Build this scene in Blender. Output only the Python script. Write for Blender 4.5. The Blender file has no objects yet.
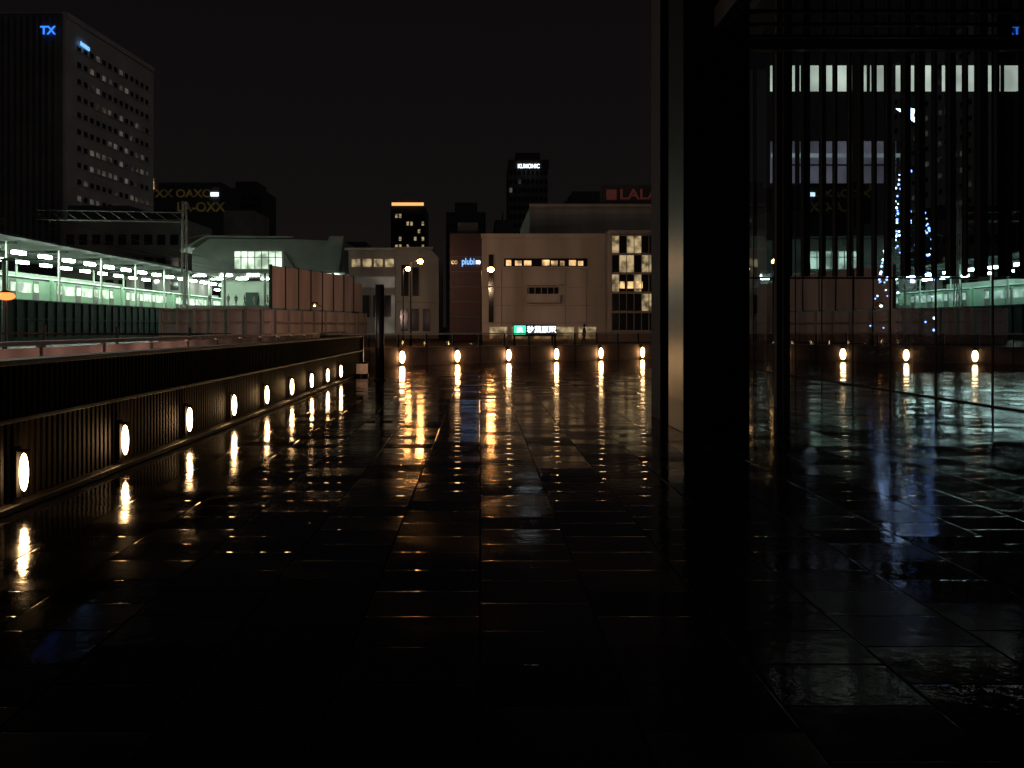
import bpy, bmesh, math, random
from mathutils import Vector, Matrix
random.seed(7)
S=bpy.context.scene
S.view_settings.view_transform='Standard'; S.view_settings.look='None'; S.view_settings.exposure=0

# ---------------------------------------------------------------- materials
def newmat(n):
    m=bpy.data.materials.new(n); m.use_nodes=True
    return m, m.node_tree, m.node_tree.nodes['Principled BSDF']
def surf(n,col,rough=0.7,metal=0.0,var=0.25,scale=1.5,bump=0.0,streak=False,spec=.5):
    m,t,b=newmat(n); N=t.nodes; L=t.links
    g=N.new('ShaderNodeNewGeometry'); mp=N.new('ShaderNodeMapping'); L.new(g.outputs['Position'],mp.inputs[0])
    mp.inputs['Scale'].default_value=(scale,scale,scale*(0.15 if streak else 1))
    nz=N.new('ShaderNodeTexNoise'); nz.inputs['Detail'].default_value=2; nz.inputs['Scale'].default_value=1
    L.new(mp.outputs[0],nz.inputs['Vector'])
    r=N.new('ShaderNodeMapRange'); r.inputs[1].default_value=.3; r.inputs[2].default_value=.7
    r.inputs[3].default_value=1-var; r.inputs[4].default_value=1+var; L.new(nz.outputs[0],r.inputs[0])
    v=N.new('ShaderNodeVectorMath'); v.operation='SCALE'; v.inputs[0].default_value=col; L.new(r.outputs[0],v.inputs['Scale'])
    L.new(v.outputs[0],b.inputs['Base Color'])
    b.inputs['Roughness'].default_value=rough; b.inputs['Metallic'].default_value=metal; b.inputs['Specular IOR Level'].default_value=spec
    if bump:
        bp=N.new('ShaderNodeBump'); bp.inputs['Strength'].default_value=bump; bp.inputs['Distance'].default_value=.02
        L.new(nz.outputs[0],bp.inputs['Height']); L.new(bp.outputs[0],b.inputs['Normal'])
    return m
def emit(n,col,st,var=0.0,scale=3.0,samp=False):
    m,t,b=newmat(n); N=t.nodes; L=t.links
    b.inputs['Base Color'].default_value=(.2,.2,.2,1)
    b.inputs['Emission Color'].default_value=(*col,1); b.inputs['Emission Strength'].default_value=st
    if not samp: m.cycles.emission_sampling='NONE'
    if var:
        g=N.new('ShaderNodeNewGeometry'); nz=N.new('ShaderNodeTexNoise'); nz.inputs['Scale'].default_value=scale
        L.new(g.outputs['Position'],nz.inputs['Vector'])
        r=N.new('ShaderNodeMapRange'); r.inputs[1].default_value=.35; r.inputs[2].default_value=.65
        r.inputs[3].default_value=st*(1-var); r.inputs[4].default_value=st*(1+var); L.new(nz.outputs[0],r.inputs[0])
        L.new(r.outputs[0],b.inputs['Emission Strength'])
    return m

M={}
M['steel_dark']=surf('dark_steel',(.010,.0095,.0095),.4,.3,.2,spec=.3)
M['pillar']=surf('pillar_black_metal',(.022,.020,.019),.3,.9,.2,3)
M['fence']=surf('black_brown_slats',(.0055,.0035,.0025),.7,0,.4,6,spec=.12)
M['ledge']=surf('ledge_stone',(.010,.008,.007),.5,0,.4,4,spec=.3)
M['planting']=surf('soil_dark',(.02,.018,.012),.9,0,.4,4,.5)
M['beige']=surf('beige_render',(.40,.34,.30),.8,0,.30,.35,streak=True)
M['beige2']=surf('beige_panel',(.30,.26,.24),.8,0,.30,.35,streak=True)
M['maroon']=surf('maroon_cladding',(.030,.010,.012),.7,0,.2,.5)
M['pink']=surf('pale_pink_panel',(.40,.30,.27),.7,0,.28,.5,streak=True)
M['conc']=surf('concrete',(.26,.22,.19),.85,0,.35,.6,.2,True)
M['stone']=surf('parapet_stone',(.075,.045,.034),.6,0,.5,1.6,.2)
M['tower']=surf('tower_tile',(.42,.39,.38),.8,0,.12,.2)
M['towerd']=surf('tower_dark_and_shaded',(.12,.115,.12),.8,0,.2,.2)  # high-rise cladding, and painted shade on the office tower's end face
M['city']=surf('city_grey',(.2,.18,.17),.85,0,.2,.2)
M['cityd']=surf('city_dark',(.05,.045,.05),.8,0,.2,.2)
M['glassd']=surf('dark_window',(.015,.017,.02),.12,0,.1)
M['white']=surf('white_paint',(.62,.74,.62),.5,0,.1,.5)
M['train']=surf('train_body',(.42,.68,.48),.35,.2,.1,.5)
M['green']=surf('green_fence_paint',(.015,.045,.028),.6,0,.3,1)
M['roofm']=surf('roof_metal',(.24,.26,.24),.5,.3,.15,.4)
M['roofu']=surf('canopy_roof',(.028,.032,.029),.7,.0,.2,.4,spec=.2)
M['asph']=surf('asphalt',(.05,.048,.046),.5,0,.3,.8,.2)
M['postw']=surf('galvanised',(.3,.29,.28),.45,.5,.15,3)
M['rail']=surf('painted_rail',(.6,.5,.46),.5,.1,.15,3)
M['bark']=surf('bark',(.05,.035,.025),.9)
M['leaf']=surf('conifer_foliage',(.03,.06,.03),.7,0,.4,3)
M['cloth']=surf('dark_coat',(.03,.03,.035),.9)
M['cloth2']=surf('grey_coat',(.12,.11,.11),.9)
M['skin']=surf('skin',(.45,.3,.22),.6)
M['inner']=surf('interior_dark',(.006,.006,.007),.8,spec=.1)
M['lamp']=emit('lamp_warm',(1,.58,.25),42,samp=True)
M['tube']=emit('fluorescent',(.78,1,.82),48,samp=True)
M['sod']=emit('sodium_head',(1,.42,.12),170,samp=True)
M['orangelamp']=emit('orange_globe',(1,.22,.05),2.4,samp=True)
M['win_w']=emit('window_warm',(1,.6,.25),.8,.8,1.2)
M['win_y']=emit('window_yellow',(1,.75,.38),.28,.8,1.3)
M['win_g']=emit('window_green_white',(.75,1,.72),1.0,.6,.6)
M['win_dim']=emit('window_dim',(1,.84,.68),.05,.95,.3)
M['win_c']=emit('window_cool',(.75,.9,1),.35,.5,.3)
M['bollard']=emit('bollard_glow',(1,.5,.28),.16,.3,5)
M['s_blue']=emit('sign_blue',(.03,.2,1),1.6)
M['s_lblue']=emit('sign_light_blue',(.2,.5,1),1.3)
M['s_white']=emit('sign_white',(.85,.95,1),2.5)
M['s_green']=emit('sign_green',(.05,1,.5),1.3,samp=True)
M['s_red']=emit('sign_red',(.8,.03,.03),.035)
M['s_yel']=emit('sign_yellow',(.75,.5,.06),.022,.5,.3)
M['roofline']=emit('roofline_warm',(1,.45,.16),1.3)
M['band']=emit('office_band',(.76,.85,.72),1.1,.35,.7)
M['band2']=emit('office_band_dim',(.40,.38,.5),.2,.5,.7)
M['led']=emit('led_blue',(.18,.34,1),8)
M['led2']=emit('led_white',(.6,.8,1),9)

def glassmix(n,fac,col,rough=0.0,tint=(.8,.85,.85)):
    m=bpy.data.materials.new(n); m.use_nodes=True; t=m.node_tree; t.nodes.clear(); N=t.nodes; L=t.links
    o=N.new('ShaderNodeOutputMaterial'); mx=N.new('ShaderNodeMixShader'); tr=N.new('ShaderNodeBsdfTransparent'); gl=N.new('ShaderNodeBsdfGlossy')
    tr.inputs[0].default_value=(*tint,1); gl.inputs['Color'].default_value=(*col,1); gl.inputs['Roughness'].default_value=rough
    nz=N.new('ShaderNodeTexNoise'); nz.inputs['Scale'].default_value=.5; g=N.new('ShaderNodeNewGeometry'); L.new(g.outputs['Position'],nz.inputs['Vector'])
    bp=N.new('ShaderNodeBump'); bp.inputs['Strength'].default_value=.03; bp.inputs['Distance'].default_value=.03
    L.new(nz.outputs[0],bp.inputs['Height']); L.new(bp.outputs[0],gl.inputs['Normal'])
    mx.inputs[0].default_value=fac; L.new(tr.outputs[0],mx.inputs[1]); L.new(gl.outputs[0],mx.inputs[2]); L.new(mx.outputs[0],o.inputs[0])
    return m
M['mirrorglass']=glassmix('facade_glass',.45,(.66,.80,.92),.0,(.8,.86,.88))
M['railglass']=glassmix('rail_glass',.15,(.9,.9,.9),.02,(.75,.66,.6))
def frosted():
    m=bpy.data.materials.new('frosted_panel'); m.use_nodes=True; t=m.node_tree; t.nodes.clear(); N=t.nodes; L=t.links
    o=N.new('ShaderNodeOutputMaterial'); mx=N.new('ShaderNodeMixShader'); tr=N.new('ShaderNodeBsdfTranslucent'); d=N.new('ShaderNodeBsdfDiffuse')
    nz=N.new('ShaderNodeTexNoise'); nz.inputs['Scale'].default_value=1.2; g=N.new('ShaderNodeNewGeometry'); L.new(g.outputs['Position'],nz.inputs['Vector'])
    cr=N.new('ShaderNodeValToRGB'); cr.color_ramp.elements[0].color=(.3,.24,.22,1); cr.color_ramp.elements[1].color=(.6,.5,.46,1)
    cr.color_ramp.elements[0].position=.3; cr.color_ramp.elements[1].position=.7
    L.new(nz.outputs[0],cr.inputs[0]); L.new(cr.outputs[0],tr.inputs[0]); L.new(cr.outputs[0],d.inputs[0])
    L.new(tr.outputs[0],mx.inputs[1]); L.new(d.outputs[0],mx.inputs[2]); L.new(mx.outputs[0],o.inputs[0]); return m
M['frost']=frosted()

def tilemat():
    m,t,b=newmat('wet_slate_tiles'); N=t.nodes; L=t.links
    g=N.new('ShaderNodeNewGeometry')
    sc=N.new('ShaderNodeVectorMath'); sc.operation='MULTIPLY'; sc.inputs[1].default_value=(1/.6,1/.42,0); L.new(g.outputs['Position'],sc.inputs[0])
    s0=N.new('ShaderNodeSeparateXYZ'); L.new(sc.outputs[0],s0.inputs[0])
    fx=N.new('ShaderNodeMath'); fx.operation='FLOOR'; L.new(s0.outputs[0],fx.inputs[0])
    sh=N.new('ShaderNodeMath'); sh.operation='MULTIPLY_ADD'; L.new(fx.outputs[0],sh.inputs[0]); sh.inputs[1].default_value=.5; L.new(s0.outputs[1],sh.inputs[2])
    cb=N.new('ShaderNodeCombineXYZ'); L.new(s0.outputs[0],cb.inputs[0]); L.new(sh.outputs[0],cb.inputs[1])
    fl=N.new('ShaderNodeVectorMath'); fl.operation='FLOOR'; L.new(cb.outputs[0],fl.inputs[0])
    fr=N.new('ShaderNodeVectorMath'); fr.operation='FRACTION'; L.new(cb.outputs[0],fr.inputs[0])
    wn=N.new('ShaderNodeTexWhiteNoise'); wn.noise_dimensions='3D'; L.new(fl.outputs[0],wn.inputs['Vector'])
    sub=N.new('ShaderNodeVectorMath'); sub.operation='SUBTRACT'; L.new(wn.outputs['Color'],sub.inputs[0]); sub.inputs[1].default_value=(.5,.5,.5)
    amp=N.new('ShaderNodeVectorMath'); amp.operation='MULTIPLY'; amp.inputs[1].default_value=(.005,.034,0); L.new(sub.outputs[0],amp.inputs[0])
    add=N.new('ShaderNodeVectorMath'); add.operation='ADD'; add.inputs[1].default_value=(0,0,1); L.new(amp.outputs[0],add.inputs[0])
    nrm=N.new('ShaderNodeVectorMath'); nrm.operation='NORMALIZE'; L.new(add.outputs[0],nrm.inputs[0])
    sx=N.new('ShaderNodeSeparateXYZ'); L.new(fr.outputs[0],sx.inputs[0])
    def edge(o,w):
        a=N.new('ShaderNodeMath'); a.operation='SUBTRACT'; L.new(o,a.inputs[0]); a.inputs[1].default_value=.5
        c=N.new('ShaderNodeMath'); c.operation='ABSOLUTE'; L.new(a.outputs[0],c.inputs[0])
        d=N.new('ShaderNodeMapRange'); d.inputs[1].default_value=.5-w*1.6; d.inputs[2].default_value=.5-w*.6; d.inputs[3].default_value=1; d.inputs[4].default_value=0; L.new(c.outputs[0],d.inputs[0]); return d.outputs[0]
    e1=edge(sx.outputs[0],.010); e2=edge(sx.outputs[1],.016)
    mn=N.new('ShaderNodeMath'); mn.operation='MINIMUM'; L.new(e1,mn.inputs[0]); L.new(e2,mn.inputs[1])
    n1=N.new('ShaderNodeTexNoise'); n1.inputs['Scale'].default_value=9; n1.inputs['Detail'].default_value=2; L.new(g.outputs['Position'],n1.inputs['Vector'])
    n2=N.new('ShaderNodeTexNoise'); n2.inputs['Scale'].default_value=1.1; n2.inputs['Detail'].default_value=3; L.new(g.outputs['Position'],n2.inputs['Vector'])
    n3=N.new('ShaderNodeTexNoise'); n3.inputs['Scale'].default_value=60; n3.inputs['Detail'].default_value=1; L.new(g.outputs['Position'],n3.inputs['Vector'])
    bj=N.new('ShaderNodeBump'); bj.inputs['Strength'].default_value=.3; bj.inputs['Distance'].default_value=.002; L.new(mn.outputs[0],bj.inputs['Height']); L.new(nrm.outputs[0],bj.inputs['Normal'])
    b1=N.new('ShaderNodeBump'); b1.inputs['Strength'].default_value=.30; b1.inputs['Distance'].default_value=.005; L.new(n1.outputs[0],b1.inputs['Height']); L.new(bj.outputs[0],b1.inputs['Normal'])
    b3=N.new('ShaderNodeBump'); b3.inputs['Strength'].default_value=.25; b3.inputs['Distance'].default_value=.0008; L.new(n3.outputs[0],b3.inputs['Height']); L.new(b1.outputs[0],b3.inputs['Normal'])
    L.new(b3.outputs[0],b.inputs['Normal'])
    r=N.new('ShaderNodeMapRange'); r.inputs[1].default_value=.40; r.inputs[2].default_value=.60; r.inputs[3].default_value=.03; r.inputs[4].default_value=.11; L.new(n2.outputs[0],r.inputs[0])
    r2=N.new('ShaderNodeMath'); r2.operation='MULTIPLY_ADD'; L.new(wn.outputs['Value'],r2.inputs[0]); r2.inputs[1].default_value=.05; L.new(r.outputs[0],r2.inputs[2])
    L.new(r2.outputs[0],b.inputs['Roughness'])
    cr=N.new('ShaderNodeValToRGB'); cr.color_ramp.elements[0].color=(.003,.003,.004,1); cr.color_ramp.elements[1].color=(.007,.0065,.0065,1)
    L.new(wn.outputs['Value'],cr.inputs[0]); L.new(cr.outputs[0],b.inputs['Base Color'])
    b.inputs['IOR'].default_value=1.33
    mr=N.new('ShaderNodeMapRange'); mr.inputs[1].default_value=.36; mr.inputs[2].default_value=.64; mr.inputs[3].default_value=.5; mr.inputs[4].default_value=.2; L.new(n2.outputs[0],mr.inputs[0])
    sp=N.new('ShaderNodeMath'); sp.operation='MULTIPLY'; L.new(mr.outputs[0],sp.inputs[0]); L.new(mn.outputs[0],sp.inputs[1]); L.new(sp.outputs[0],b.inputs['Specular IOR Level'])
    return m
M['tiles']=tilemat()

# ---------------------------------------------------------------- geometry helpers
def link(o,p=None):
    S.collection.objects.link(o)
    if p: o.parent=p
    return o
def empty(n): 
    e=bpy.data.objects.new(n,None); e.empty_display_size=.3; return link(e)
class G:
    def __init__(s): s.v=[]; s.f=[]
    def hexa(s,p):
        n=len(s.v); s.v+=p
        for q in ((0,3,2,1),(4,5,6,7),(0,1,5,4),(1,2,6,5),(2,3,7,6),(3,0,4,7)): s.f.append(tuple(n+i for i in q))
    def box(s,x0,x1,y0,y1,z0,z1):
        s.hexa([(x0,y0,z0),(x1,y0,z0),(x1,y1,z0),(x0,y1,z0),(x0,y0,z1),(x1,y0,z1),(x1,y1,z1),(x0,y1,z1)]); return s
    def bar(s,p,q,t,z0,z1,off=0):
        p=Vector(p);q=Vector(q);d=(q-p).normalized();n=Vector((d.y,-d.x))
        a=p+n*(off-t/2);b=q+n*(off-t/2);c=q+n*(off+t/2);e=p+n*(off+t/2)
        s.hexa([(e.x,e.y,z0),(c.x,c.y,z0),(b.x,b.y,z0),(a.x,a.y,z0),(e.x,e.y,z1),(c.x,c.y,z1),(b.x,b.y,z1),(a.x,a.y,z1)]); return s
    def prismXZ(s,pts,y0,y1):
        n=len(s.v);k=len(pts); s.v+=[(x,y0,z) for x,z in pts]+[(x,y1,z) for x,z in pts]
        s.f.append(tuple(n+i for i in range(k))); s.f.append(tuple(n+k+i for i in reversed(range(k))))
        for i in range(k): j=(i+1)%k; s.f.append((n+i,n+k+i,n+k+j,n+j))
        return s
    def prismXY(s,pts,z0,z1):
        n=len(s.v);k=len(pts); s.v+=[(x,y,z0) for x,y in pts]+[(x,y,z1) for x,y in pts]
        s.f.append(tuple(n+i for i in reversed(range(k)))); s.f.append(tuple(n+k+i for i in range(k)))
        for i in range(k): j=(i+1)%k; s.f.append((n+i,n+j,n+k+j,n+k+i))
        return s
    def tube(s,p,q,r0,r1,k=12):
        p=Vector(p);q=Vector(q);d=(q-p).normalized(); a=d.orthogonal().normalized(); b=d.cross(a); n=len(s.v)
        for c,r in((p,r0),(q,r1)):
            for i in range(k):
                t=2*math.pi*i/k; s.v.append(tuple(c+a*(math.cos(t)*r)+b*(math.sin(t)*r)))
        s.f.append(tuple(n+i for i in reversed(range(k)))); s.f.append(tuple(n+k+i for i in range(k)))
        for i in range(k): j=(i+1)%k; s.f.append((n+i,n+j,n+k+j,n+k+i))
        return s
    def ell(s,c,rx,ry,rz,u=14,w=8):
        n=len(s.v); s.v.append((c[0],c[1],c[2]-rz))
        for j in range(1,w):
            ph=-math.pi/2+math.pi*j/w
            for i in range(u):
                t=2*math.pi*i/u; s.v.append((c[0]+rx*math.cos(ph)*math.cos(t),c[1]+ry*math.cos(ph)*math.sin(t),c[2]+rz*math.sin(ph)))
        s.v.append((c[0],c[1],c[2]+rz)); top=len(s.v)-1
        for i in range(u):
            k=(i+1)%u; s.f.append((n,n+1+k,n+1+i)); s.f.append((top,top-u+i,top-u+k))
            for j in range(w-2):
                a=n+1+j*u; s.f.append((a+i,a+k,a+u+k,a+u+i))
        return s
    def make(s,name,mat,parent=None,smooth=False,bevel=0):
        me=bpy.data.meshes.new(name); me.from_pydata(s.v,[],s.f); me.update(); me.materials.append(M[mat])
        o=bpy.data.objects.new(name,me); link(o,parent)
        bm=bmesh.new(); bm.from_mesh(me); bmesh.ops.recalc_face_normals(bm,faces=bm.faces); bm.to_mesh(me); bm.free()
        if smooth:
            for p in me.polygons: p.use_smooth=True
        if bevel:
            b=o.modifiers.new('b','BEVEL'); b.width=bevel; b.segments=2
        return o
def text(s,name,mat,parent,loc,size,face='-Y',ext=.06,sx=1):
    c=bpy.data.curves.new(name,'FONT'); c.body=s; c.size=size; c.extrude=ext; c.align_x='CENTER'; c.align_y='CENTER'; c.offset=size*.02
    o=bpy.data.objects.new(name,c); o.location=loc; o.rotation_euler=(math.pi/2,0,0 if face=='-Y' else math.pi/2); o.scale=(sx,1,1)
    c.materials.append(M[mat]); link(o,parent); return o
def spot(name,loc,dirv,power,col,r=.2,parent=None,size=150):
    l=bpy.data.lights.new(name,'SPOT'); l.energy=power; l.color=col; l.shadow_soft_size=r; l.spot_size=math.radians(size); l.spot_blend=.6
    o=bpy.data.objects.new(name,l); o.location=loc; o.rotation_euler=Vector(dirv).to_track_quat('-Z','Y').to_euler(); link(o,parent); return o

# ---------------------------------------------------------------- ground
g=G(); g.v=[(-2500,-300,-.06),(2500,-300,-.06),(2500,3500,-.06),(-2500,3500,-.06)]; g.f=[(0,1,2,3)]; g.make('ground','asph')
pl=G(); pl.v=[(-3.9,-15,0),(34,-15,0),(34,56,0),(-9.5,29.6,0),(-9.5,27.3,0),(-3.9,27.3,0)]; pl.f=[(0,1,2,3,4,5)]; pl.make('wet_tiled_plaza','tiles')

# ---------------------------------------------------------------- left fence wall with lamps
e=empty('slatted_plaza_wall')
XW=-3.80; YE=27.4
G().box(XW-.22,XW-.10,-6,YE,0,1.18).make('core','fence',e)
G().box(XW-.12,XW+.02,-6,YE,0.72,.76).make('ledge','ledge',e,bevel=.008)
G().box(XW-.25,XW+.02,-6,YE+.02,1.185,1.23).make('coping','ledge',e,bevel=.008)
G().box(XW-.10,XW+.06,-6,YE,0.004,.06).make('kerb','ledge',e,bevel=.01)
g=G(); y=-6
while y<YE-.05:
    g.box(XW-.10,XW-.03,y,y+.045,.765,1.18); g.box(XW-.10,XW-.05,y,y+.045,.065,.715); y+=.095
g.make('slats','fence',e)
G().box(XW-.25,XW+.03,YE+.02,YE+.2,0,1.24).make('end_post','steel_dark',e,bevel=.01)
def walllamp(x,y,ang,k=1.0):
    le=empty('wall_lamp')
    G().ell((0,0,.31),.034*k**3,.034,.155*k,16,14).make('diffuser','lamp',le,True)
    G().box(-.04*k,.04*k,.040,.075,.31-.21*k if k==1 else .03,.31+.21*k).make('backplate','inner',le,bevel=.006)
    h=G().box(-.03,.03,-.03,.040,.31+.17*k,.325+.17*k)
    h.make('brackets','inner',le)
    le.location=(x,y,0); le.rotation_euler=(0,0,ang)
for i in range(11):
    walllamp(XW+.06, 6.97-2*1.99+i*1.99, math.pi/2)
e=empty('lit_bollard')
G().tube((-3.55,25.6,0),(-3.55,25.6,.10),.2,.2,20).make('base','steel_dark',e)
G().tube((-3.55,25.6,.10),(-3.55,25.6,.40),.17,.17,20).make('shade','bollard',e,True)
G().tube((-3.55,25.6,.40),(-3.55,25.6,.45),.2,.18,20).make('cap','steel_dark',e)
# outer parapet with frosted glass
e=empty('outer_glass_parapet')
g=G(); y=-4
while y<38: g.box(-6.02,-6.0,y+.02,y+1.93,.5,1.22); y+=1.95
g.make('panels','frost',e)
G().box(-6.06,-5.98,-4,38,1.25,1.31).make('handrail','rail',e,bevel=.01)
G().box(-6.1,-5.94,-4,38,-.05,.48).make('kerb','conc',e)
g=G(); y=-4
while y<38.1: g.box(-6.05,-5.97,y-.02,y+.015,.48,1.25); y+=1.95
g.make('posts','postw',e)
G().box(-5.93,-4.06,-6,27.1,-.05,.25).make('planting_bed','planting')

# ---------------------------------------------------------------- far parapet
e=empty('far_parapet')
A=Vector((-3.1,33.5)); B=Vector((7.6,40.0)); d=(B-A).normalized(); nn=Vector((d.y,-d.x))
P=lambda t:A+d*t
s0,s1=-7.6,21
G().bar(P(s0),P(s1),.14,0,.66,-.1).make('stone_base','stone',e)
G().bar(P(s0),P(s1),.2,.664,.70,-.1).make('base_cap','stone',e)
g=G();gp=G(); gj=G(); t=s0
while t<s1:
    g.bar(P(t+.04),P(t+1.2),.02,.72,1.18,-.1); gp.bar(P(t-.03),P(t+.03),.06,.70,1.2,-.1); gj.bar(P(t-.012),P(t+.012),.012,.01,.655,-.026); t+=1.25
g.make('glass','railglass',e); gp.make('posts','steel_dark',e); gj.make('stone_joints','steel_dark',e)
G().bar(P(s0),P(s1),.07,1.2,1.25,-.1).make('handrail','postw',e)
ang=math.atan2(d.y,d.x)
L12=(B-A).length/5
for i in range(-2,8):
    q=P(i*L12)+nn*.08; walllamp(q.x,q.y,ang,1.5)  # far diffusers enlarged, lamp bloom put into their shape
e=empty('black_sign_post')
G().tube((-2.83,24,0),(-2.83,24,2.66),.125,.125,20).make('shaft','steel_dark',e,True)
G().tube((-2.83,24,2.66),(-2.83,24,2.70),.13,.11,20).make('cap','steel_dark',e)
G().tube((-2.83,24,0.0),(-2.83,24,.04),.19,.17,20).make('base_flange','steel_dark',e)

# ---------------------------------------------------------------- glass building on the right
e=empty('glass_office_building')
XG=9.65
g=G(); gm=G(); y=2.0
while y<36:
    g.v+=[(XG,y+.01,.03),(XG,y+1.99,.03),(XG,y+1.99,11.5),(XG,y+.01,11.5)]; n=len(g.v); g.f.append((n-4,n-3,n-2,n-1))
    gm.box(XG-.012,XG+.12,y-.02,y+.02,.02,11.5); y+=2
g.make('glass_panes','mirrorglass',e); gm.make('mullions','inner',e)
g=G(); 
g.box(XG-.02,XG+.1,2,36,0,.02); g.box(XG-.05,XG+.1,2,36,11.5,12.4)
g.make('transoms','inner',e)
g=G(); g.box(XG+.13,26,28.7,29,0,12.4); g.box(26,26.3,2,29,0,12.4); g.box(XG+.1,26.3,1.7,1.98,0,12.4); g.make('inner_walls','inner',e)
G().box(XG,26.3,1.7,36,12.41,12.7).make('roof','inner',e)
G().box(XG+.14,18.1,28.6,28.68,9.45,10.3).make('lit_band','band',e)
g=G(); g.box(XG+.14,14.0,28.6,28.68,6.35,7.75); g.make('dim_band','band2',e)
G().box(XG+.14,14.2,28.5,28.58,7.2,7.32).make('band_tube','win_c',e)
g=G()
for x in [10.1,11.5,13.0,14.6,16.2,17.5]: g.box(x,x+.08,28.5,28.59,9.4,10.35)
g.box(XG+.14,14.2,28.45,28.49,6.9,6.95)
g.make('band_frames','inner',e)

e=empty('entrance_canopy')
g=G(); g.box(2.87,3.81,12,12.95,0,7.6); g.make('pillar','pillar',e,bevel=.01)
G().box(2.88,3.10,13.6,14.3,0,7.6).make('fin','inner',e,bevel=.01)
g=G(); g.box(3.3,3.5,1,12,5.7,6.0); g.box(3.3,9.5,12.96,13.1,5.74,5.9); g.make('beams','steel_dark',e)
g=G(); y=3.0
while y<12.9: g.box(3.51,9.5,y,y+.07,5.76,5.8); y+=.5
g.make('ceiling_slats','pillar',e)
e=empty('vertical_louvre_screen')
g=G(); x=5.55; i=0
while x<9.5:
    w=random.choice([.05,.08,.12,.16]); g.box(x,x+w,15.9,16.0+w*.5,2.45 if random.random()<.9 else .0,9.2); x+=.25+random.uniform(-.08,.1); i+=1
g.make('louvres','inner',e)
g=G(); g.box(5.66,5.78,15.85,16.2,0,9.2); g.box(4.9,5.0,15.9,16.2,2.4,9.2);g.box(4.9,9.5,15.95,16.1,9.21,9.4); g.box(4.9,9.5,16.21,16.24,2.42,2.45); g.make('frame','inner',e)

# ---------------------------------------------------------------- christmas tree
e=empty('illuminated_christmas_tree')
cx,cy=12.6,25
G().tube((cx,cy,0),(cx,cy,7.4),.12,.02,10).make('trunk','bark',e)
g=G(); gl=G(); gw=G()
for k in range(900):
    z=random.uniform(.8,7.3); R=(7.5-z)/6.7*1.35*(0.8+.2*math.sin(z*9)); t=random.uniform(0,6.283); r=R*math.sqrt(random.random())
    c=Vector((cx+r*math.cos(t),cy+r*math.sin(t),z-r*.25)); a=Vector((math.cos(t),math.sin(t),-.35))*.16; b=Vector((-math.sin(t),math.cos(t),random.uniform(-.4,.4)))*.06
    n=len(g.v); g.v+=[tuple(c-b),tuple(c+a),tuple(c+b),tuple(c-a*.3)]; g.f.append((n,n+1,n+2,n+3))
for k in range(150):
    z=random.gauss(4.1,.75) if k%4 else random.uniform(1.2,7.2); z=min(max(z,1),7.2); R=(7.5-z)/6.7*1.15; t=random.gauss(3.9,1.1); s=random.uniform(.02,.042)
    (gl if random.random()<.6 else gw).ell((cx+R*math.cos(t),cy+R*math.sin(t),z),s,s,s,6,4)
g.make('needles','leaf',e); gl.make('blue_leds','led',e); gw.make('white_leds','led2',e)
g=G()
for a in range(5):
    t=math.pi/2+a*2*math.pi/5; n=len(g.v)
    g.v+=[(cx+.40*math.cos(t),cy,7.8+.40*math.sin(t)),(cx+.15*math.cos(t+.63),cy,7.8+.15*math.sin(t+.63)),(cx,cy-.06,7.8),(cx+.15*math.cos(t-.63),cy,7.8+.15*math.sin(t-.63)),(cx,cy+.06,7.8)]
    g.f+=[(n,n+1,n+2),(n,n+2,n+3),(n,n+4,n+1),(n,n+3,n+4)]
g.make('star','led2',e)

# ---------------------------------------------------------------- tall office tower (left)
e=empty('office_tower')
G().prismXY([(-102,166),(-80.9,166),(-77.6,202),(-102,202)],0,63).make('body','tower',e)
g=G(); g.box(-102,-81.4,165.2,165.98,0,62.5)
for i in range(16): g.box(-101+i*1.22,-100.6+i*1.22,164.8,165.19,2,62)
g.make('shaded_end_face','towerd',e)  # unlit side of the tower, shade put into a darker colour
gd=G();gw=G();gs=G()
TA=Vector((-80.9,166)); TB=Vector((-77.6,202)); td=(TB-TA).normalized()
for fl in range(15):
    z=10+fl*3.35
    for k in range(13):
        s=4.0+k*2.35
        (gw if random.random()<.30 else gd).bar(TA+td*s,TA+td*(s+1.2),.1,z,z+1.0,.06)
    gs.bar(TA+td*3.4,TA+td*34.8,.14,z-.3,z-.15,.08)
gs.bar(TA+td*.05,TA+td*36,.3,62.0,63.05,.16)
gd.make('windows_dark','glassd',e); gw.make('windows_lit','win_dim',e); gs.make('sills','tower',e)
text('TX','sign_mark','s_blue',e,(-83.7,164.6,58.9),2.2)
text('nomo','sign_side','s_lblue',e,(-79.9,172,58.4),1.7,'+X')
e=empty('grey_commercial_block')
G().box(-74,-52,150,165,0,20.5).make('body','city',e)
G().box(-73,-62,150.5,164,20.51,23).make('upper_storey','cityd',e)
g=G();g2=G()
for fl in range(4):
    for k in range(9): (g2 if random.random()<.2 else g).box(-73+k*2.3,-71.6+k*2.3,149.9,149.99,4+fl*4,5.8+fl*4)
g.make('windows','glassd',e); g2.make('windows_lit','win_dim',e)
e=empty('yellow_sign_building')
G().box(-97,-76,250,270,0,44).make('body','cityd',e); G().box(-76,-67,252,270,0,36).make('wing','city',e)
G().box(-95,-76.5,249.7,249.98,34.5,43).make('sign_board','cityd',e)
text('XX OAXO','sign_lettering','s_yel',e,(-87,249.5,40.6),3.2,sx=1.1); text('LA-OXX','sign_lettering_low','s_yel',e,(-82,249.5,36.6),3.8)
G().box(-79.0,-76.8,249.3,249.6,39.9,41.0).make('white_light','s_white',e)
G().box(-96.3,-95.7,249.2,249.6,42,45).make('orange_light','win_w',e)

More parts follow.
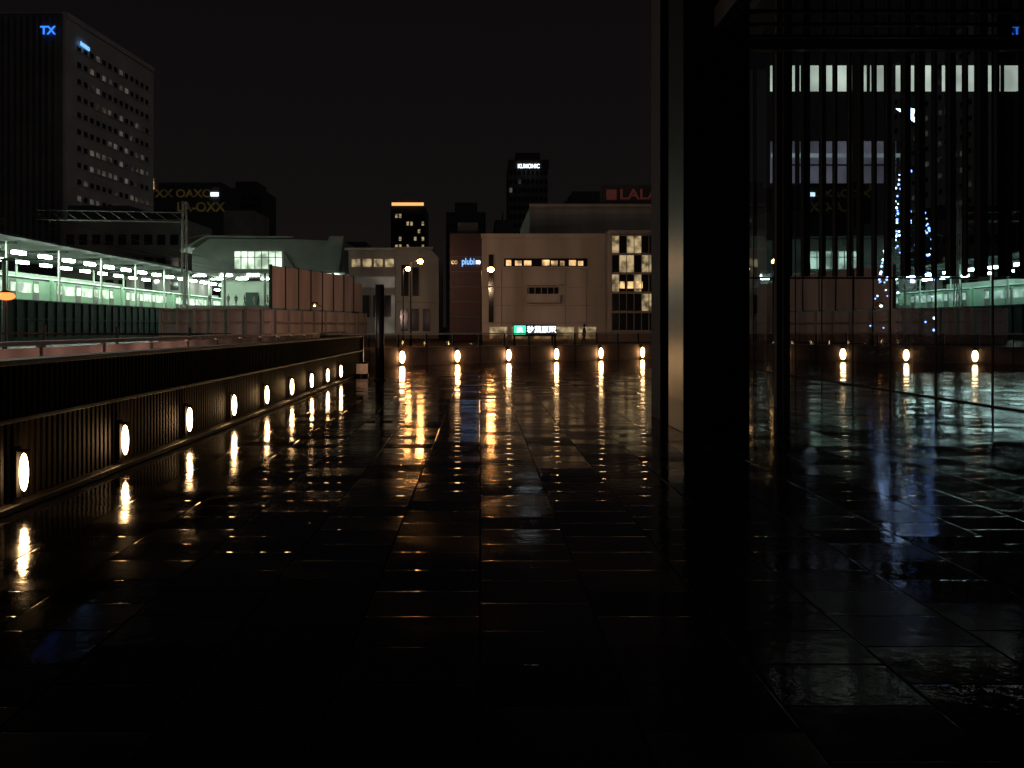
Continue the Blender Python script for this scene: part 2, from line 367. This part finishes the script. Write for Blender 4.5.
# ---------------------------------------------------------------- railway viaduct / platform
e=empty('railway_viaduct')
G().box(-64,-46.11,50,215,-.05,3.6).make('deck','conc',e)
g=G(); g.box(-46.1,-45.9,50,215,0,4.15)
g.make('fence_panel','green',e)
g=G(); y=50
while y<200: g.box(-45.89,-45.75,y,y+.2,.5,4.14); y+=2
g.box(-45.95,-45.7,50,215,4.16,4.26); g.box(-45.89,-45.7,50,215,2.2,2.32); g.make('fence_posts','green',e)
G().box(-63,-55.5,50,210,3.61,4.5).make('platform','conc',e)
e=empty('platform_canopy')
g=G(); g.prismXZ([(-63,10.4),(-47.6,10.75),(-47.6,11.0),(-55,11.5),(-63,11.0)],50,205); g.make('roof','roofu',e)
g=G(); y=55
while y<205: g.tube((-49,y,3.6),(-49,y,10.4),.14,.14,10); g.tube((-60,y,4.5),(-60,y,10.4),.14,.14,10); y+=11
g.make('columns','white',e)
g=G(); y=55
while y<205: g.box(-62,-48,y-.1,y+.1,10.1,10.38); y+=11
g.make('cross_beams','roofu',e)
g=G(); gh=G(); y=52
while y<204: 
    for x,o in((-50,0),(-57,2.6)):
        g.box(x-.3,x+.3,y+o,y+o+1.9,9.40,9.72); gh.box(x-.4,x+.4,y+o-.1,y+o+2.0,9.73,9.8)
    y+=5.6
g.make('fluorescent_tubes','tube',e); gh.make('tube_light_shields','roofu',e)  # dark boxes added above the tubes to keep light off the canopy underside
G().box(-63.4,-63.1,50,205,4.5,9).make('back_wall','white',e)
e=empty('commuter_train')
for c in range(6):
    y0=62+c*20.2; 
    G().box(-54.4,-51.5,y0,y0+19.7,4.3,7.3).make('car_body','train',e,bevel=.25)
    gw=G(); gd=G()
    for k in range(4):
        yy=y0+1.0+k*4.9; gd.box(-51.5,-51.46,yy,yy+1.3,4.5,6.8)
        if k<3: gw.box(-51.5,-51.45,yy+1.7,yy+4.5,5.4,6.5)
        gw.box(-51.46,-51.42,yy+.15,yy+1.15,5.5,6.5)
    gd.make('doors','postw',e); gw.make('windows','win_g',e)
    G().box(-51.49,-51.44,y0+.3,y0+19.4,6.95,7.1).make('stripe','green',e)
    G().box(-54,-51.9,y0+1,y0+18,3.7,4.29).make('bogies','steel_dark',e)
e=empty('catenary_mast')
g=G()
for dx,dy in((-.3,-.3),(.3,-.3),(.3,.3),(-.3,.3)): g.tube((-31.3+dx,90+dy,0),(-31.3+dx*.6,90+dy*.6,14.8),.06,.05,6)
for k in range(14): 
    z=k*1.05; a=.3*(1-.4*z/14.8); g.tube((-31.3-a,89.7,z),(-31.3+a,89.7,z+1.05),.03,.03,5)
    g.tube((-31.3+a,90.3,z),(-31.3+a,89.7,z+1.05),.03,.03,5)
g.tube((-31.3,90,12.6),(-47,90,12.9),.08,.08,6); g.tube((-31.3,90,13.6),(-47,90,13.9),.05,.05,6)
for k in range(10): x=-31.3-k*1.57; g.tube((x,90,12.6),(x-1.57,90,13.7),.03,.03,5)
g.tube((-31.3,90,10.8),(-28.6,90,11.4),.05,.05,6)
g.make('lattice','postw',e)
g=G()
for x in(-36,-40): g.tube((x,60,9.3),(x,200,9.3),.03,.03,5); g.tube((x,60,10.6),(x,200,10.6),.03,.03,5)
g.make('wires','steel_dark',e)

# ---------------------------------------------------------------- station hall
e=empty('station_hall')
g=G(); g.prismXZ([(-42,9.4),(-19.7,9.4),(-19.7,14.0),(-27,14.3),(-39.5,14.4),(-42,12.6)],124,140); g.make('body','roofm',e)
g=G(); g.prismXZ([(-43.2,12.7),(-39.6,14.7),(-27,14.6),(-27,14.42),(-39.5,14.5),(-43.2,12.4)],122.5,141)
g.prismXZ([(-24.5,9.6),(-20.3,9.6),(-19.6,14.6),(-21.6,14.6)],122.3,123.9); g.make('roof_edges','roofm',e)
G().box(-35.8,-28.8,123.85,123.99,10.0,12.5).make('lit_window','win_g',e)
g=G()
for k in range(8): g.box(-35.85+k,-35.75+k,123.7,123.84,10.0,12.5)
g.box(-36,-28.7,123.7,123.84,11.6,11.7); g.prismXZ([(-28.6,10.0),(-27,10.0),(-28.6,12.5)],123.7,123.84)
g.make('window_frames','roofm',e)
G().box(-44.5,-17,126,150,-.05,4.7).make('platform_base','conc',e)
G().box(-44.5,-17,146,146.3,4.7,9.4).make('back_wall','white',e)
g=G()
for x in(-43,-39,-35,-31,-27,-23): g.box(x,x+1.8,127.5,127.8,9.1,9.25); g.box(x,x+1.8,136,136.3,9.1,9.25)
g.make('fluorescent_tubes','tube',e)
g=G()
for x in(-44,-38,-32,-26,-20): g.tube((x,126.5,4.7),(x,126.5,9.4),.2,.2,10)
g.make('columns','roofm',e)
g=G(); g.box(-40,-38,145,145.9,5.2,7.4); g.box(-34.5,-33,145,145.9,4.7,7.4); g.box(-30,-29.4,130,131,4.71,6.9); g.make('kiosks','green',e)
e=empty('noise_barrier')
a=Vector((-19.7,80));b=Vector((-14,101)); dd=(b-a).normalized(); Lb=(b-a).length; g=G(); gp=G()
for k in range(8):
    p=a+dd*(k*Lb/8+.06); q=a+dd*((k+1)*Lb/8-.06); g.bar(p,q,.12,3.3,7.3 if k<7 else 6.6)
    pp=a+dd*(k*Lb/8); gp.bar(pp-dd*.05,pp+dd*.05,.3,3.2,7.4)
g.make('panels','pink',e); gp.make('posts','roofu',e)
e=empty('viaduct_ramp_wall')
g=G(); g.bar((-30,80),(-19.7,79.9),.5,-.05,3.1); g.bar(a,b,.5,-.05,3.1); g.make('wall','pink',e)
g=G(); g.bar((-30,79.6),(-19.6,79.5),.12,1.9,2.05); g.bar(a+Vector((.5,0)),b+Vector((.5,0)),.12,1.9,2.05); g.bar((-30,79.6),(-19.6,79.5),.3,3.11,3.25)
for k in range(9): p=a+dd*(k*Lb/8)+Vector((.4,0)); g.bar(p,p+dd*.2,.2,0,3.1)
for k in range(7): g.box(-30+k*1.6,-29.8+k*1.6,79.35,79.6,0,3.3)
g.make('rails','conc',e)

# ---------------------------------------------------------------- station building (centre-left)
e=empty('station_building')
G().box(-17,-10.7,110,122,0,11.4).make('left_block','beige2',e)
G().prismXZ([(-10.6,0),(-5.2,0),(-5.2,10.2),(-6.2,11.3),(-10.6,11.3)],107,120).make('right_block','beige',e)
g=G(); 
for k in range(4): g.box(-16.6+k*1.45,-15.5+k*1.45,109.9,109.99,9.3,10.3)
g.make('lit_windows','win_y',e)
g=G(); g.box(-16.7,-11,109.9,109.99,6.6,8.0); g.box(-13,-11,109.88,109.98,.5,5.6); g.make('lower_windows','win_dim',e)
g=G(); g.box(-9.9,-9.0,106.9,106.99,5.4,9.3); g.box(-8.5,-7.7,106.9,106.99,5.4,9.0)
for k in range(3): g.box(-10+k*1.4,-9.1+k*1.4,106.9,106.99,1,3.8)
for k in range(4): g.box(-16.6+k*1.4,-15.7+k*1.4,109.8,109.89,2.8,5.6)
g.make('openings','glassd',e)
g=G(); g.box(-17.4,-10.4,109.3,110,11.41,11.7); g.box(-10.7,-5.9,106.5,107.2,11.31,11.55); g.box(-10.65,-5.15,106.7,106.99,4.6,4.85); g.make('cornices','beige',e)

e=empty('maroon_shop_building')
G().box(-3.2,.15,90,104,0,11.4).make('body','maroon',e)
G().box(-2.4,-.2,92,100,11.41,12.8).make('roof_box','cityd',e)
text('co','sign_b','win_w',e,(-2.7,89.8,8.4),.8,sx=.9); text('plubi','sign','s_lblue',e,(-1.25,89.8,8.4),.95,sx=.75)
text('no','sign_c','s_white',e,(-.2,89.8,8.4),.8,sx=.6)
g=G()
for k in range(6): g.box(-3.1,.1,89.9,89.99,.9+k*1.6,1.0+k*1.6)
g.make('cladding_joints','cityd',e)

# ---------------------------------------------------------------- department store
e=empty('department_store')
G().box(.2,13,88,112,0,11.0).make('main_block','beige',e)
G().box(5.9,34,100,125,0,15.8).make('upper_block','beige2',e)
G().box(13.02,34,86,99.9,0,11.3).make('glazed_block','beige2',e)
g=G(); g.box(.1,13.0,87.75,87.99,10.7,11.15); g.box(.15,13.0,87.85,87.99,5.6,5.75); g.box(2.4,11.2,87.7,87.99,7.55,7.75); g.box(5.8,34.1,99.7,99.99,15.6,15.95); g.make('cornices','beige',e)
g=G()
for x in (2.2,4.3,8.8,11.0): g.box(x,x+.05,87.95,87.985,0,7.5)
for z in (1.9,3.7): g.box(.2,13,87.955,87.985,z,z+.05)
g.make('panel_joints','conc',e)
gw=G();gd=G()
for k in range(9):
    w0=random.uniform(.35,.8); (gw if k not in(3,) else gd).box(2.7+k*.93,2.7+k*.93+w0,87.88,87.91,7.85,8.3+random.uniform(0,.15))
gw.make('lit_windows','win_w',e)
gd.box(2.5,11.1,87.92,87.985,7.77,8.6); gd.box(4.9,8.1,87.9,87.94,4.2,5.6); gd.box(.9,1.4,87.9,87.94,2,9); gd.make('dark_windows','glassd',e)
g=G(); g.box(4.8,8.2,87.2,87.93,4.0,4.18); g.box(4.8,8.2,87.2,87.26,4.19,4.9); g.box(4.8,8.2,87.3,87.93,5.8,5.95); g.make('balcony','beige',e)
g=G(); 
for k in range(5):g.box(5+k*.65,5.06+k*.65,87.7,87.89,4.19,5.8)
g.make('balcony_posts','beige2',e)
gy=G();gd=G();gf=G()
for fl in range(5):
    for k in range(14):
        z=1.2+fl*1.95; x=13.35+k*.75
        (gy if random.random()<(.75 if fl in(3,4) else .35) else gd).box(x,x+.68,85.9,85.98,z,z+1.7)
gy.make('lit_panes','win_y',e); gd.make('dark_panes','glassd',e)
for k in range(15): gf.box(13.28+k*.75,13.33+k*.75,85.75,85.99,1.1,11)
for fl in range(6): gf.box(13.2,24,85.7,85.89,1.05+fl*1.95-.1,1.05+fl*1.95)
gf.make('glazing_frames','conc',e)
g=G()
for k in range(3): g.box(14+k*.9,14.6+k*.9,85.8,85.88,5.4,6.1)
g.make('inner_light','win_w',e)
g=G()
for k in range(5): g.box(1+k*2.3,2.8+k*2.3,87.9,87.94,.3,1.5)
g.make('shopfront','win_y',e)
e=empty('rooftop_sign')
G().box(14.3,21,101,101.3,16.0,18.4).make('board','cityd',e)
text('LALA','lettering','s_red',e,(18.9,100.9,17.2),1.7,sx=1.2)
g=G(); g.box(15,16.2,100.8,100.95,16.6,17.8); g.make('logo_panel','s_red',e)
g=G()
for x in(14.4,16,17.6,19.2,20.8): g.tube((x,101.5,15.8),(x,101.5,18.5),.06,.06,6)
g.make('supports','steel_dark',e)
e=empty('station_entrance_sign')
G().box(2.7,6.3,69.8,70.0,.75,1.7).make('board','steel_dark',e)
g=G(); g.box(2.75,2.9,69.85,69.95,-.06,.75); g.box(6.1,6.25,69.85,69.95,-.06,.75); g.make('posts','steel_dark',e)
G().box(2.78,3.75,69.7,69.79,.9,1.62).make('green_mark','s_green',e)
text('JR','mark_text','s_white',e,(3.27,69.66,1.26),.6,ext=.02)
text('\u79cb\u8449\u539f\u99c5','lettering','s_white',e,(5.05,69.7,1.26),.6,ext=.02)

def tower(name,x0,x1,y,h,mat,lit,top=None):
    e=empty(name); G().box(x0,x1,y,y+30,0,h).make('body',mat,e)
    gl=G();gd=G(); nx=9; w=(x1-x0)/nx
    z=h*.35
    while z<h-5:
        for k in range(nx):
            (gl if random.random()<lit else gd).box(x0+k*w+.2*w,x0+k*w+.8*w,y-.2,y-.02,z,z+1.8)
        z+=3.6
    gl.make('lit_windows','win_y' if lit>.15 else 'win_dim',e); gd.make('windows','glassd',e)
    G().box(x0+3,x1-3,y+4,y+22,h+.01,h+4).make('plant_room','cityd',e)
    return e
e=tower('residential_tower',-42,-26,400,58.5,'cityd',.2)
G().box(-41.5,-26.5,399.5,399.9,58.6,60).make('roof_light','roofline',e)
e=tower('office_high_rise',11.8,28,350,70,'towerd',.08)
G().box(11.5,28.3,349.4,349.9,66.5,70.3).make('crown','cityd',e)
text('KUMONIC','sign','s_white',e,(20,349,67.5),2.4,sx=.8)
e=tower('background_block',-12,2,300,42,'cityd',.03)
e=tower('background_block',-125,-108,420,70,'cityd',.02)
e=tower('background_block',5,11,290,38,'cityd',.05)
e=tower('background_block',-75,-42,330,31,'cityd',.04)
e=tower('background_block',30,60,300,46,'cityd',.04)

# ---------------------------------------------------------------- street lamps
def streetlamp(x,y,h,power,col=(1,.72,.52),arm=.8,hr=.15,dv=(0,1,-.25)):
    e=empty('street_lamp')
    g=G(); g.tube((x,y,-.05),(x,y,h-.1),.07,.045,10); g.tube((x,y,h-.1),(x+arm,y-.1,h+.1),.035,.03,8); g.tube((x,y,-.05),(x,y,.5),.12,.1,10); g.make('pole','roofu',e)
    G().ell((x+arm,y-.1,h+.16),.32,.2,.09,12,6).make('head','steel_dark',e,True)
    G().ell((x+arm,y-.12,h-.06),hr,hr,hr*.8,10,6).make('bulb','sod',e,True)
    spot('glow',(x+arm,y+.05+hr,h-.2),dv,power,col,.15,e)
streetlamp(-5.7,70,6.95,380,hr=.24)
streetlamp(.1,71,6.35,480,hr=.27)
streetlamp(-7.6,84,7.3,500,arm=.5,hr=.24)
streetlamp(13.4,66,3.6,480,arm=.6,hr=.06)
streetlamp(-13,70,3.3,800,(1,.66,.54),arm=-.6,hr=.06,dv=(-.35,1,.05))
e=empty('mushroom_street_lamp')
G().tube((-22.3,40,-.05),(-22.3,40,2.8),.07,.05,10).make('pole','postw',e)
G().ell((-22.3,40,2.95),.40,.40,.19,18,8).make('globe','orangelamp',e,True)
G().tube((-22.3,40,3.12),(-22.3,40,3.22),.3,.1,18).make('hood','steel_dark',e)
streetlamp(-12.5,13,4.0,4200,(1,.68,.58),arm=.7,dv=(1,.3,-.45),hr=.06)  # added lamp out of view, lights the frosted parapet from behind

e=empty('road_guard_posts')
g=G()
for x,y,h in((-21,41,1.6),(-17.5,41,1.5),(-14,41,1.5)): g.tube((x,y,-.05),(x,y,h),.08,.08,10)
g.tube((-26,41,1.2),(-12,41,1.15),.05,.05,8); g.make('posts','postw',e)
e=empty('white_utility_pole')
G().tube((-33.6,60,-.05),(-33.6,60,6.2),.16,.13,12).make('shaft','white',e,True); G().box(-33.9,-33.3,59.7,60.3,6.2,6.35).make('cap','postw',e)

# ---------------------------------------------------------------- people
def person(x,y,z,rot,coat='cloth',stride=.12,sc=1.0):
    e=empty('person'); e.location=(x,y,z); e.rotation_euler=(0,0,rot); e.scale=(sc,)*3
    V=[((0,0,.95),.15),((0,0,1.15),.14),((0,0,1.36),.15),((0,0,1.50),.06),((0,.01,1.57),.055),
       ((.10,0,.90),.10),((.11,stride,.50),.07),((.11,stride*.6,.08),.045),((.11,stride*.6+.16,.03),.035),
       ((-.10,0,.90),.10),((-.11,-stride*.4,.50),.07),((-.11,-stride*1.3,.08),.045),((-.11,-stride*1.3+.16,.03),.035),
       ((.19,0,1.40),.07),((.24,-.05,1.13),.05),((.23,.06,.87),.035),((-.19,0,1.40),.07),((-.24,.03,1.13),.05),((-.23,.12,.90),.035)]
    E=[(0,1),(1,2),(2,3),(3,4),(0,5),(5,6),(6,7),(7,8),(0,9),(9,10),(10,11),(11,12),(2,13),(13,14),(14,15),(2,16),(16,17),(17,18)]
    me=bpy.data.meshes.new('body'); me.from_pydata([v[0] for v in V],E,[]); me.materials.append(M[coat])
    bm=bmesh.new(); bm.from_mesh(me); sk=bm.verts.layers.skin.verify(); bm.verts.ensure_lookup_table()
    for i,v in enumerate(V): bm.verts[i][sk].radius=(v[1],v[1]*(.75 if i<3 else 1)); bm.verts[i][sk].use_root=(i==0)
    bm.to_mesh(me); bm.free(); o=bpy.data.objects.new('body',me); link(o,e); o.modifiers.new('s','SKIN')
    sd=o.modifiers.new('d','SUBSURF'); sd.levels=1; sd.render_levels=1
    h=G().ell((0,.015,1.64),.075,.095,.115,14,10); h.ell((0,.115,1.63),.014,.02,.02,6,4); h.ell((.077,.01,1.63),.012,.02,.03,6,4); h.ell((-.077,.01,1.63),.012,.02,.03,6,4); h.make('head','skin',e,True)
    G().ell((0,-.012,1.67),.083,.098,.105,14,10).make('hair','steel_dark',e,True)
    g=G(); g.ell((.03,.103,1.645),.01,.008,.006,6,4); g.ell((-.03,.103,1.645),.01,.008,.006,6,4); g.ell((0,.1,1.585),.022,.008,.005,6,4); g.make('eyes_and_mouth','steel_dark',e)
    for sx,(hx,hy,hz) in((1,(.23,.08,.80)),(-1,(-.23,.14,.83))):
        g=G(); g.ell((hx,hy,hz),.018,.035,.045,8,6)
        for k in range(4): g.tube((hx,hy-.026+k*.017,hz-.03),(hx-.008*sx,hy-.022+k*.017,hz-.085+abs(k-1.5)*.006),.009,.006,6)
        g.tube((hx,hy+.03,hz+.01),(hx-.01*sx,hy+.055,hz-.035),.01,.007,6); g.make('hand','skin',e)
for i,(x,y) in enumerate(((-38.2,129),(-37.3,130),(-35.6,128.5),(-34.4,129.5),(-33.4,128),(-32.7,131),(-41,129))):
    person(x,y,4.72,random.uniform(0,6.28),'cloth' if i%3 else 'cloth2',random.uniform(.03,.2),random.uniform(.93,1.06))
person(7.6,62,-.05,1.2,'cloth2',.2)

# ---------------------------------------------------------------- world, glow, camera
w=bpy.data.worlds.new('World'); S.world=w; w.use_nodes=True; t=w.node_tree; N=t.nodes; L=t.links; bg=N['Background']
sky=N.new('ShaderNodeTexSky'); sky.sky_type='NISHITA'; sky.sun_disc=False; sky.sun_elevation=math.radians(-4); sky.sun_rotation=math.radians(150)
tc=N.new('ShaderNodeTexCoord'); sx=N.new('ShaderNodeSeparateXYZ'); L.new(tc.outputs['Generated'],sx.inputs[0])
cr=N.new('ShaderNodeValToRGB'); el=cr.color_ramp.elements; el[0].position=0; el[0].color=(.0095,.0066,.0064,1); el[1].position=.5; el[1].color=(.0026,.0023,.0026,1)
mid=el.new(.15); mid.color=(.0058,.0046,.0047,1); L.new(sx.outputs[2],cr.inputs[0])
sc=N.new('ShaderNodeVectorMath'); sc.operation='SCALE'; sc.inputs['Scale'].default_value=.0004; L.new(sky.outputs[0],sc.inputs[0])
ad=N.new('ShaderNodeVectorMath'); ad.operation='ADD'; L.new(cr.outputs[0],ad.inputs[0]); L.new(sc.outputs[0],ad.inputs[1]); L.new(ad.outputs[0],bg.inputs[0]); bg.inputs[1].default_value=1
sl=bpy.data.lights.new('city_glow_sun','SUN'); sl.energy=.065; sl.angle=math.radians(20); sl.color=(1,.93,.88)
so=bpy.data.objects.new('city_glow_sun',sl); link(so); so.rotation_euler=Vector((-.75,.55,-.4)).to_track_quat('-Z','Y').to_euler()
cd=bpy.data.cameras.new('camera'); cam=bpy.data.objects.new('camera',cd); link(cam); cam.location=(0,0,1.5); cam.rotation_euler=(math.pi/2,0,0)
cd.sensor_width=36; cd.lens=850/1024*36; cd.shift_x=32/1024; cd.shift_y=-57/1024; cd.clip_end=6000; cd.clip_start=.05
S.camera=cam
